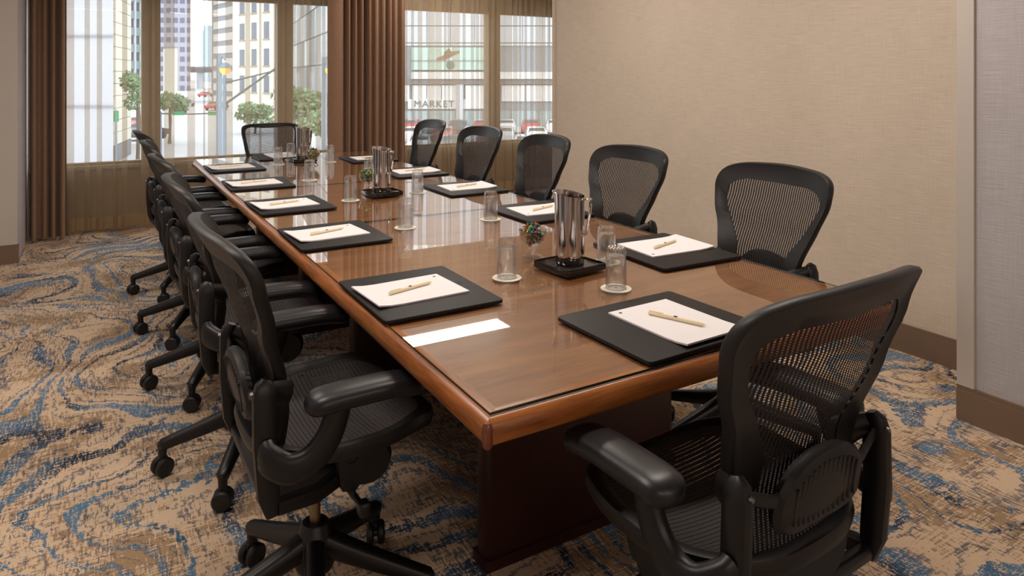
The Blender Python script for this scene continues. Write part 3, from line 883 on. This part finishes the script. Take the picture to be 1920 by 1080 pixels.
struct(MB().box(-400, 8, GZ - .2, 700, 900, GZ).build('street_ground', 'asphalt', flat=True))
def facing(name, c0, d0, c1, d1, **kw):      # an Empty at a facade's left foot; local x runs along the facade, y goes into the building
    x0, y0 = ow(c0, d0); x1, y1 = ow(c1, d1)
    return empty(name, (x0, y0, GZ), math.atan2(y1 - y0, x1 - x0), **kw), math.hypot(x1 - x0, y1 - y0)
def fpx(name, pa, da, pb, db, **kw):
    return facing(name, (pa - 960) / FPX * da, da, (pb - 960) / FPX * db, db, **kw)

def core(r, pa, da, pb, db, depth, z1, mat, z0=0.):      # building block on a tapering plot
    P = [opx(pa, da), opx(pb, db), opx(pb - 3, db + depth), opx(pa - 3, da + depth)]
    c, s_ = cos(-r.rotation_euler[2]), sin(-r.rotation_euler[2]); Q = []
    for x, y in P:
        x -= r.location[0]; y -= r.location[1]; Q.append((x * c - y * s_, x * s_ + y * c + .06))
    return MB().loft([[(x, y, z) for x, y in Q] for z in (z0, z1)], True, True, True).build('wall', mat, r, flat=True)
# -- pale building left of the street
r, L = fpx('pale_building', -60, 40, 211, 40, label='plain pale grey building seen behind the left sheer curtain', cat='building')
core(r, -60, 40, 211, 40, 5, 30, 'pale')
for k in range(1, 7): MB().box(0, -.05, k * 4, L, 0, k * 4 + .12).build('ledge', 'panelgap', r, flat=True)
# -- beige stone building with courses
r, L = fpx('stone_building', 211, 46, 246, 52, label='cream stone building with horizontal joints beside the green street sign', cat='building')
core(r, 211, 46, 246, 52, 8, 26, 'joint')
for k in range(30): MB().box(0, 0, 1.2 + k * .82, L, .06, 1.2 + k * .82 + .78).build('stone_course', 'beige', r, flat=True)
MB().box(0, .0, 0, L, .06, 1.15).build('plinth', 'darkband', r, flat=True)
# -- teal highrise
r, L = fpx('teal_highrise', 243, 150, 275, 155, label='teal glass highrise above the street tree', cat='building')
core(r, 243, 150.3, 275, 155.3, 15, 60, 'winglass')
for k in range(16): MB().box(0, 0, k * 3.6, L, .3, k * 3.6 + 1.7).build('floor_band', 'teal', r, flat=True)
for k in range(4): MB().box(L * k / 3 - .2, -.05, 0, L * k / 3 + .2, .3, 60).build('pier', 'whiteband', r, flat=True)
# -- office tower
r, L = fpx('office_tower', 298, 260, 357, 262, label='tall dark grid-fronted office tower beside the strip of sky', cat='building')
core(r, 298, 260, 357, 262, 30, 90, 'tower')
# -- small beige block
r, L = fpx('low_block', 309, 190, 333, 190, label='low cream block at the foot of the dark office tower', cat='building')
core(r, 309, 190, 333, 190, 10, zpx(90, 190) - GZ, 'beige')
MB().box(-.1, -.1, zpx(90, 190) - GZ, L + .1, .4, zpx(90, 190) - GZ + .3).build('roof_edge', 'joint', r, flat=True)
# -- distant tower
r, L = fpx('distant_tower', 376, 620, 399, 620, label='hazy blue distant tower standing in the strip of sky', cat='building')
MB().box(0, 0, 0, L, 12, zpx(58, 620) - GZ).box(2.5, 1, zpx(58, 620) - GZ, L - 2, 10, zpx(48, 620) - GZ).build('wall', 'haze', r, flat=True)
# -- overpass
r, L = fpx('overpass', 328, 300, 440, 300, label='low grey overpass crossing the far end of the street', cat='bridge')
MB().box(0, 0, zpx(136, 300) - GZ, L, 6, zpx(128, 300) - GZ).build('deck', 'darkband', r, flat=True)
MB().box(0, -.1, zpx(128, 300) - GZ, L, .2, zpx(125, 300) - GZ).build('parapet', 'panelgap', r, flat=True)
for k in range(4): MB().box(L * (k + .5) / 4 - .6, .5, 0, L * (k + .5) / 4 + .6, 5, zpx(136, 300) - GZ).build('pillar', 'panel', r, flat=True)
# -- beige building right of the street, with windows
r, L = fpx('cream_building', 438, 96, 535, 88, label='cream building with upright windows right of the street', cat='building')
core(r, 438, 96.25, 535, 88.25, 10, 34, 'beige')
for row in range(7):
    for k in range(4):
        x = L * (.1 + .24 * k); z = 3.6 + row * 3.5
        wn = MB().box(x, .18, z, x + L * .1, .27, z + 2.2).build('window', 'winglass', r, flat=True)
        MB().box(x - .12, .05, z - .2, x + L * .1 + .12, .26, z - .02).build('sill', 'joint', wn, flat=True)
# -- second dark block behind
r, L = fpx('striped_building', 400, 150, 440, 140, label='grey striped building between the sky strip and the cream building', cat='building')
core(r, 400, 150.3, 440, 140.3, 12, 60, 'panelgap')
for k in range(22): MB().box(0, 0, k * 2.6, L, .3, k * 2.6 + 1.5).build('floor_band', 'whiteband', r, flat=True)
# -- grey panelled building: street side and market front
r, L = facing('market_building', -20.0, 80, 22, 80, label='grey panelled building with a market shopfront and aqua billboard behind the parked cars', cat='building')
DF = 80.0
def fx(px): return (px - 960) / FPX * DF + 20.0
def fz(py): return zpx(py, DF) - GZ
MB().box(0, .3, 0, L, 16, 24).build('core', 'panelgap', r, flat=True)
xs = [0] + [fx(p) for p in (700, 757, 800, 845, 890, 935, 980, 1030)] + [L]
zs = [fz(p) for p in (88, 80, 48, 10, -40, -90)]
for za, zb in ((fz(86), fz(81)), (fz(80), fz(49)), (fz(48), fz(8)), (fz(7), fz(-40)), (fz(-41), 24)):
    for a, b in zip(xs, xs[1:]):
        MB().box(a + .04, .12, za + .03, b - .04, .3, zb - .03).build('panel', 'panel', r, flat=True)
bb = MB().box(fx(772), -.25, fz(131), fx(912), .2, fz(89)).build('billboard', 'aqua', r, flat=True)
MB().box(fx(772), -.32, fz(115), fx(912), -.25, fz(113)).build('rail', 'panelgap', bb, flat=True)
sh = MB()
sh.tube([(fx(820), -.28, fz(113)), (fx(838), -.28, fz(106)), (fx(850), -.28, fz(100)), (fx(862), -.28, fz(97))], [.02] * 4, [.2, .3, .25, .1], 8, up=(0, 0, 1))
sh.tube([(fx(836), -.28, fz(104)), (fx(846), -.28, fz(96))], [.02, .02], [.35, .4], 8); sh.build('figure', 'figure', bb)
MB().lathe([(.0, -.02), (.45, -.02), (.5, 0), (.45, .02), (.0, .02)], 14).build('figure_disc', 'figure2', bb).matrix_local = Matrix.Translation((fx(845), -.28, fz(122))) @ Matrix.Rotation(pi / 2, 4, 'X')
MB().box(fx(772), -.5, fz(148), L, .3, fz(135)).build('white_canopy', 'whiteband', r, flat=True)
MB().box(fx(765), -.2, fz(158), L, .3, fz(149)).build('dark_fascia', 'darkband', r, flat=True)
for a, b in ((700, 768), (772, 800), (800, 828), (828, 856), (872, 912), (940, 985), (985, 1040)):
    MB().box(fx(a) + .05, .05, fz(190), fx(b) - .05, .3, fz(160)).build('panel', 'whiteband', r, flat=True)
MB().box(fx(765), -.05, fz(204), fx(912), .3, fz(186)).build('sign_band', 'whiteband', r, flat=True)
for a in range(700, 1050, 26):
    sw = MB().box(fx(a), .1, fz(246), fx(a + 23), .3, fz(208)).build('shop_window', 'winpale', r, flat=True)
    MB().box(fx(a + 23), .0, fz(246), fx(a + 26), .3, fz(207)).build('frame', 'panelgap', sw, flat=True)
MB().box(fx(855), -.1, 0, fx(869), .35, fz(149)).build('column', 'panel', r, flat=True)
cu = bpy.data.curves.new('shop_lettering', 'FONT'); cu.body = 'MARKET'; cu.size = 1.1; cu.extrude = .04; cu.space_character = 1.15
lt = bpy.data.objects.new('shop_lettering', cu); COL.objects.link(lt)
bpy.context.view_layer.update()
me = bpy.data.meshes.new_from_object(lt.evaluated_get(bpy.context.evaluated_depsgraph_get())); me.materials.clear(); me.materials.append(M['letters'])
bpy.data.objects.remove(lt); lt = bpy.data.objects.new('shop_lettering', me); COL.objects.link(lt); lt.parent = r
lt.location = (fx(776), -.09, fz(201)); lt.rotation_euler = (pi / 2, 0, 0)
r, L = fpx('glass_side_building', 536, 130, 612, 80, label='long grey glass-panelled building receding beside the wide brown drape', cat='building')
MB().box(0, .3, 0, L, .9, 26).build('core', 'panelgap', r, flat=True)
for row in range(6):
    for k in range(9):
        MB().box(L * k / 9 + .1, .15, 3.4 + row * 3.7 + .06, L * (k + 1) / 9 - .1, .3, 3.4 + row * 3.7 + 3.6).build('panel', 'panel' if (row + k) % 3 else 'winpale', r, flat=True)

# -- trees
def tree(px, d, ytop, ybot, rad, label, seed, n=900):
    x, y = opx(px, d); zt, zb = zpx(ytop, d) - GZ, zpx(ybot, d) - GZ
    r = empty('street_tree', (x, y, GZ), label=label, cat='tree', group='trees along the street'); q = random.Random(seed)
    MB().tube([(0, 0, 0), (.05, 0, zb), (0, .05, (zb + zt) / 2)], [.16, .13, .06], seg=8).build('trunk', 'bark', r)
    m = MB(); cl = [(q.uniform(-.55, .55) * rad, q.uniform(-.55, .55) * rad, q.uniform(zb + .3 * (zt - zb), zt - .25 * (zt - zb)), q.uniform(.45, .8)) for _ in range(7)]
    for k in range(n):
        c = q.choice(cl); a = Vector((q.gauss(0, 1), q.gauss(0, 1), q.gauss(0, 1))).normalized() * q.uniform(.6, 1)
        p = Vector((c[0], c[1], c[2])) + Vector((a.x * rad * c[3], a.y * rad * c[3], a.z * (zt - zb) * .32 * c[3]))
        u = Vector((q.gauss(0, 1), q.gauss(0, 1), q.gauss(0, 1))).normalized(); v = u.orthogonal().normalized(); s = rad * .13
        b = len(m.v); m.v += [tuple(p + u * s), tuple(p + v * s * .6), tuple(p - u * s), tuple(p - v * s * .6)]; m.f.append((b, b + 1, b + 2, b + 3))
    o = m.build('foliage', 'leaf', r, flat=True, norm=False); o['kind'] = 'stuff'
tree(258, 42, 122, 222, .9, 'slim green street tree beside the teal highrise', 1)
tree(318, 60, 165, 226, 1.6, 'small green tree beside the dark office tower', 2)
tree(478, 70, 188, 240, 2.0, 'low green tree before the cream building', 3)
tree(572, 55, 158, 236, 2.2, 'broad green tree before the glass-panelled building', 4)
tree(604, 48, 196, 262, 1.6, 'bushy green tree beside the wide brown drape', 5)

# -- street lamps and signals
def lamp(px, d, label):
    x, y = opx(px, d); zl = zpx(128, d) - GZ
    r = empty('street_lamp', (x, y, GZ), -YAW, label=label, cat='street lamp', group='street lamps outside')
    MB().lathe([(.13, 0), (.13, .5), (.085, .6), (.075, zl + .3)], 14, cap1=True).build('pole', 'pole', r)
    MB().tube([(0, 0, zl + .25), (.10, 0, zl + .32), (.16, 0, zl + .22)], [.03, .03, .03], seg=8).build('bracket', 'pole', r)
    MB().lathe([(.02, .16), (.10, .13), (.15, .04), (.155, .0)], 16, (.16, 0, zl), cap0=True).build('hood', 'pole', r)
    MB().lathe([(.15, .0), (.14, -.08), (.09, -.15), (.0, -.17)], 16, (.16, 0, zl)).build('globe', 'lampglow', r)
lamp(411, 19, 'grey street lamp with glowing amber globe above the street')
lamp(608, 19, 'grey street lamp half hidden by the wide brown drape')
x, y = opx(421, 20)
r = empty('signal_mast', (x, y, GZ), -YAW, label='slanting signal mast arm beside the amber street lamp', cat='mast')
zz = lambda p: zpx(p, 20) - GZ
MB().tube([(0, 0, zz(196)), (1.35, .3, zz(128)), (1.6, .4, zz(120))], [.035, .03, .025], seg=8).build('arm', 'wire', r)
MB().tube([(0, 0, zz(156)), (1.6, .3, zz(128))], [.025, .02], seg=8).build('brace', 'wire', r)
MB().tube([(0, 0, 0), (0, 0, zz(140))], [.06, .05], seg=10, up=(0, 1, 0)).build('post', 'pole', r)
x, y = opx(301, 45); x2, y2 = opx(412, 45)
r = empty('signal_span', (x, y, GZ), math.atan2(y2 - y, x2 - x), label='thin signal span with small green signs over the street', cat='signal')
L = math.hypot(x2 - x, y2 - y); zz = lambda p: zpx(p, 45) - GZ
MB().tube([(0, 0, zz(213)), (L * .5, 0, zz(214)), (L, 0, zz(212))], [.05] * 3, seg=6).build('span', 'wire', r)
for k in (0, L): MB().tube([(k, 0, 0), (k, 0, zz(209))], [.1, .08], seg=8, up=(0, 1, 0)).build('post', 'pole', r)
for k in (.30, .90): MB().box(L * k - .35, -.05, zz(216), L * k + .35, .02, zz(209)).build('sign', 'green', r, flat=True)
x, y = opx(218, 38)
r = empty('street_sign', (x, y, GZ), -YAW, label='green street sign on a post before the cream stone building', cat='sign')
zz = lambda p: zpx(p, 38) - GZ
MB().tube([(0, 0, 0), (0, 0, zz(206))], [.05, .05], seg=8, up=(0, 1, 0)).build('post', 'pole', r)
MB().box(-.14, -.04, zz(228), .14, .0, zz(208)).build('plate', 'green', r, flat=True)

# -- cars
PAINT = {'white': C(236, 236, 240), 'red': C(176, 56, 60), 'silver': C(178, 182, 190), 'dark': C(64, 70, 84), 'black': C(40, 42, 48)}
for k, v in PAINT.items(): M['paint_' + k] = simple('car_paint_' + k, v, .25, coat=.6)
def make_car():
    r = empty('car')
    lo = [(-2.2, .35), (-2.25, .6), (-2.15, .85), (-1.5, .95), (-.9, 1.42), (.6, 1.45), (1.25, .98), (2.05, .85), (2.25, .6), (2.2, .35)]
    rings = []
    for y, k in ((-.88, .0), (-.9, .4), (-.6, 1.), (.6, 1.), (.9, .4), (.88, 0.)):
        rings.append([(x * (1 - .03 * (1 - k)), y if z < 1 else y * .82, z if z < 1 else z - .08 * (1 - k)) for x, z in lo])
    MB().loft(rings, True, True, True).build('body', 'paint_white', r, sharp=30)
    g = MB(); g.loft([[(-1.42, -.7, .99), (-1.42, .7, .99)], [(-.95, .62, 1.40)[:1] + (-.62, 1.41), (-.95, .62, 1.41)]], False)
    g.loft([[(1.24, -.7, 1.0), (1.24, .7, 1.0)], [(.66, -.62, 1.44), (.66, .62, 1.44)]], False)
    for s in (-1, 1): g.loft([[(-1.2, s * .91, .98), (1.0, s * .91, .98)], [(-.82, s * .77, 1.36), (.5, s * .77, 1.38)]], False)
    g.build('glazing', 'carglass', r, flat=True, norm=False)
    for x in (-1.4, 1.4):
        for s in (-1, 1):
            w = MB(); w.loft([[(x + .33 * cos(2 * pi * k / 14), s * yy, .33 + .33 * sin(2 * pi * k / 14)) for k in range(14)] for yy in (.72, .93)], True, True, True)
            w.build('wheel', 'tyre', r)
    hl = MB()
    for s in (-1, 1): hl.box(2.14, s * .65 - .18, .58, 2.25, s * .65 + .18, .74)
    hl.build('headlights', 'headlight', r, flat=True)
    return r
CAR = make_car(); CARS = {}
spots = [(770, 70, 'red', 90), (815, 70, 'silver', 90), (860, 70, 'dark', 90), (905, 70, 'red', 90), (950, 70, 'white', 90), (995, 70, 'red', 90), (1040, 70, 'white', 90),
         (775, 60, 'white', 92), (833, 60, 'red', 90), (888, 60, 'white', 88), (945, 60, 'silver', 90), (1005, 60, 'white', 91),
         (790, 52, 'white', 90), (850, 52, 'dark', 90), (915, 52, 'red', 90), (985, 52, 'white', 90), (1042, 52, 'silver', 90), (262, 74, 'red', 80), (272, 64, 'dark', 80), (300, 34, 'silver', 75), (345, 130, 'silver', 80), (385, 190, 'red', 80), (406, 118, 'red', 80), (256, 36, 'white', 80)]
for k, (px_, d, colr, ang) in enumerate(spots):
    c = CAR if k == 0 else copy_tree(CAR)
    x, y = opx(px_, d); c.location = (x, y, GZ); c.rotation_euler = (0, 0, R(ang) - YAW)
    for ch in kids(c):
        if ch.name.startswith('body'):
            if colr not in CARS:
                me = ch.data.copy(); me.materials.clear(); me.materials.append(M['paint_' + colr]); CARS[colr] = me
            ch.data = CARS[colr]
    lot = px_ > 700
    tag(c, '%s car %s' % ({'dark': 'dark blue'}.get(colr, colr), 'parked in the lot before the market building' if lot else 'on the street outside the windows'), 'car',
        '%s cars %s' % (colr, 'in the market car park' if lot else 'on the street'))
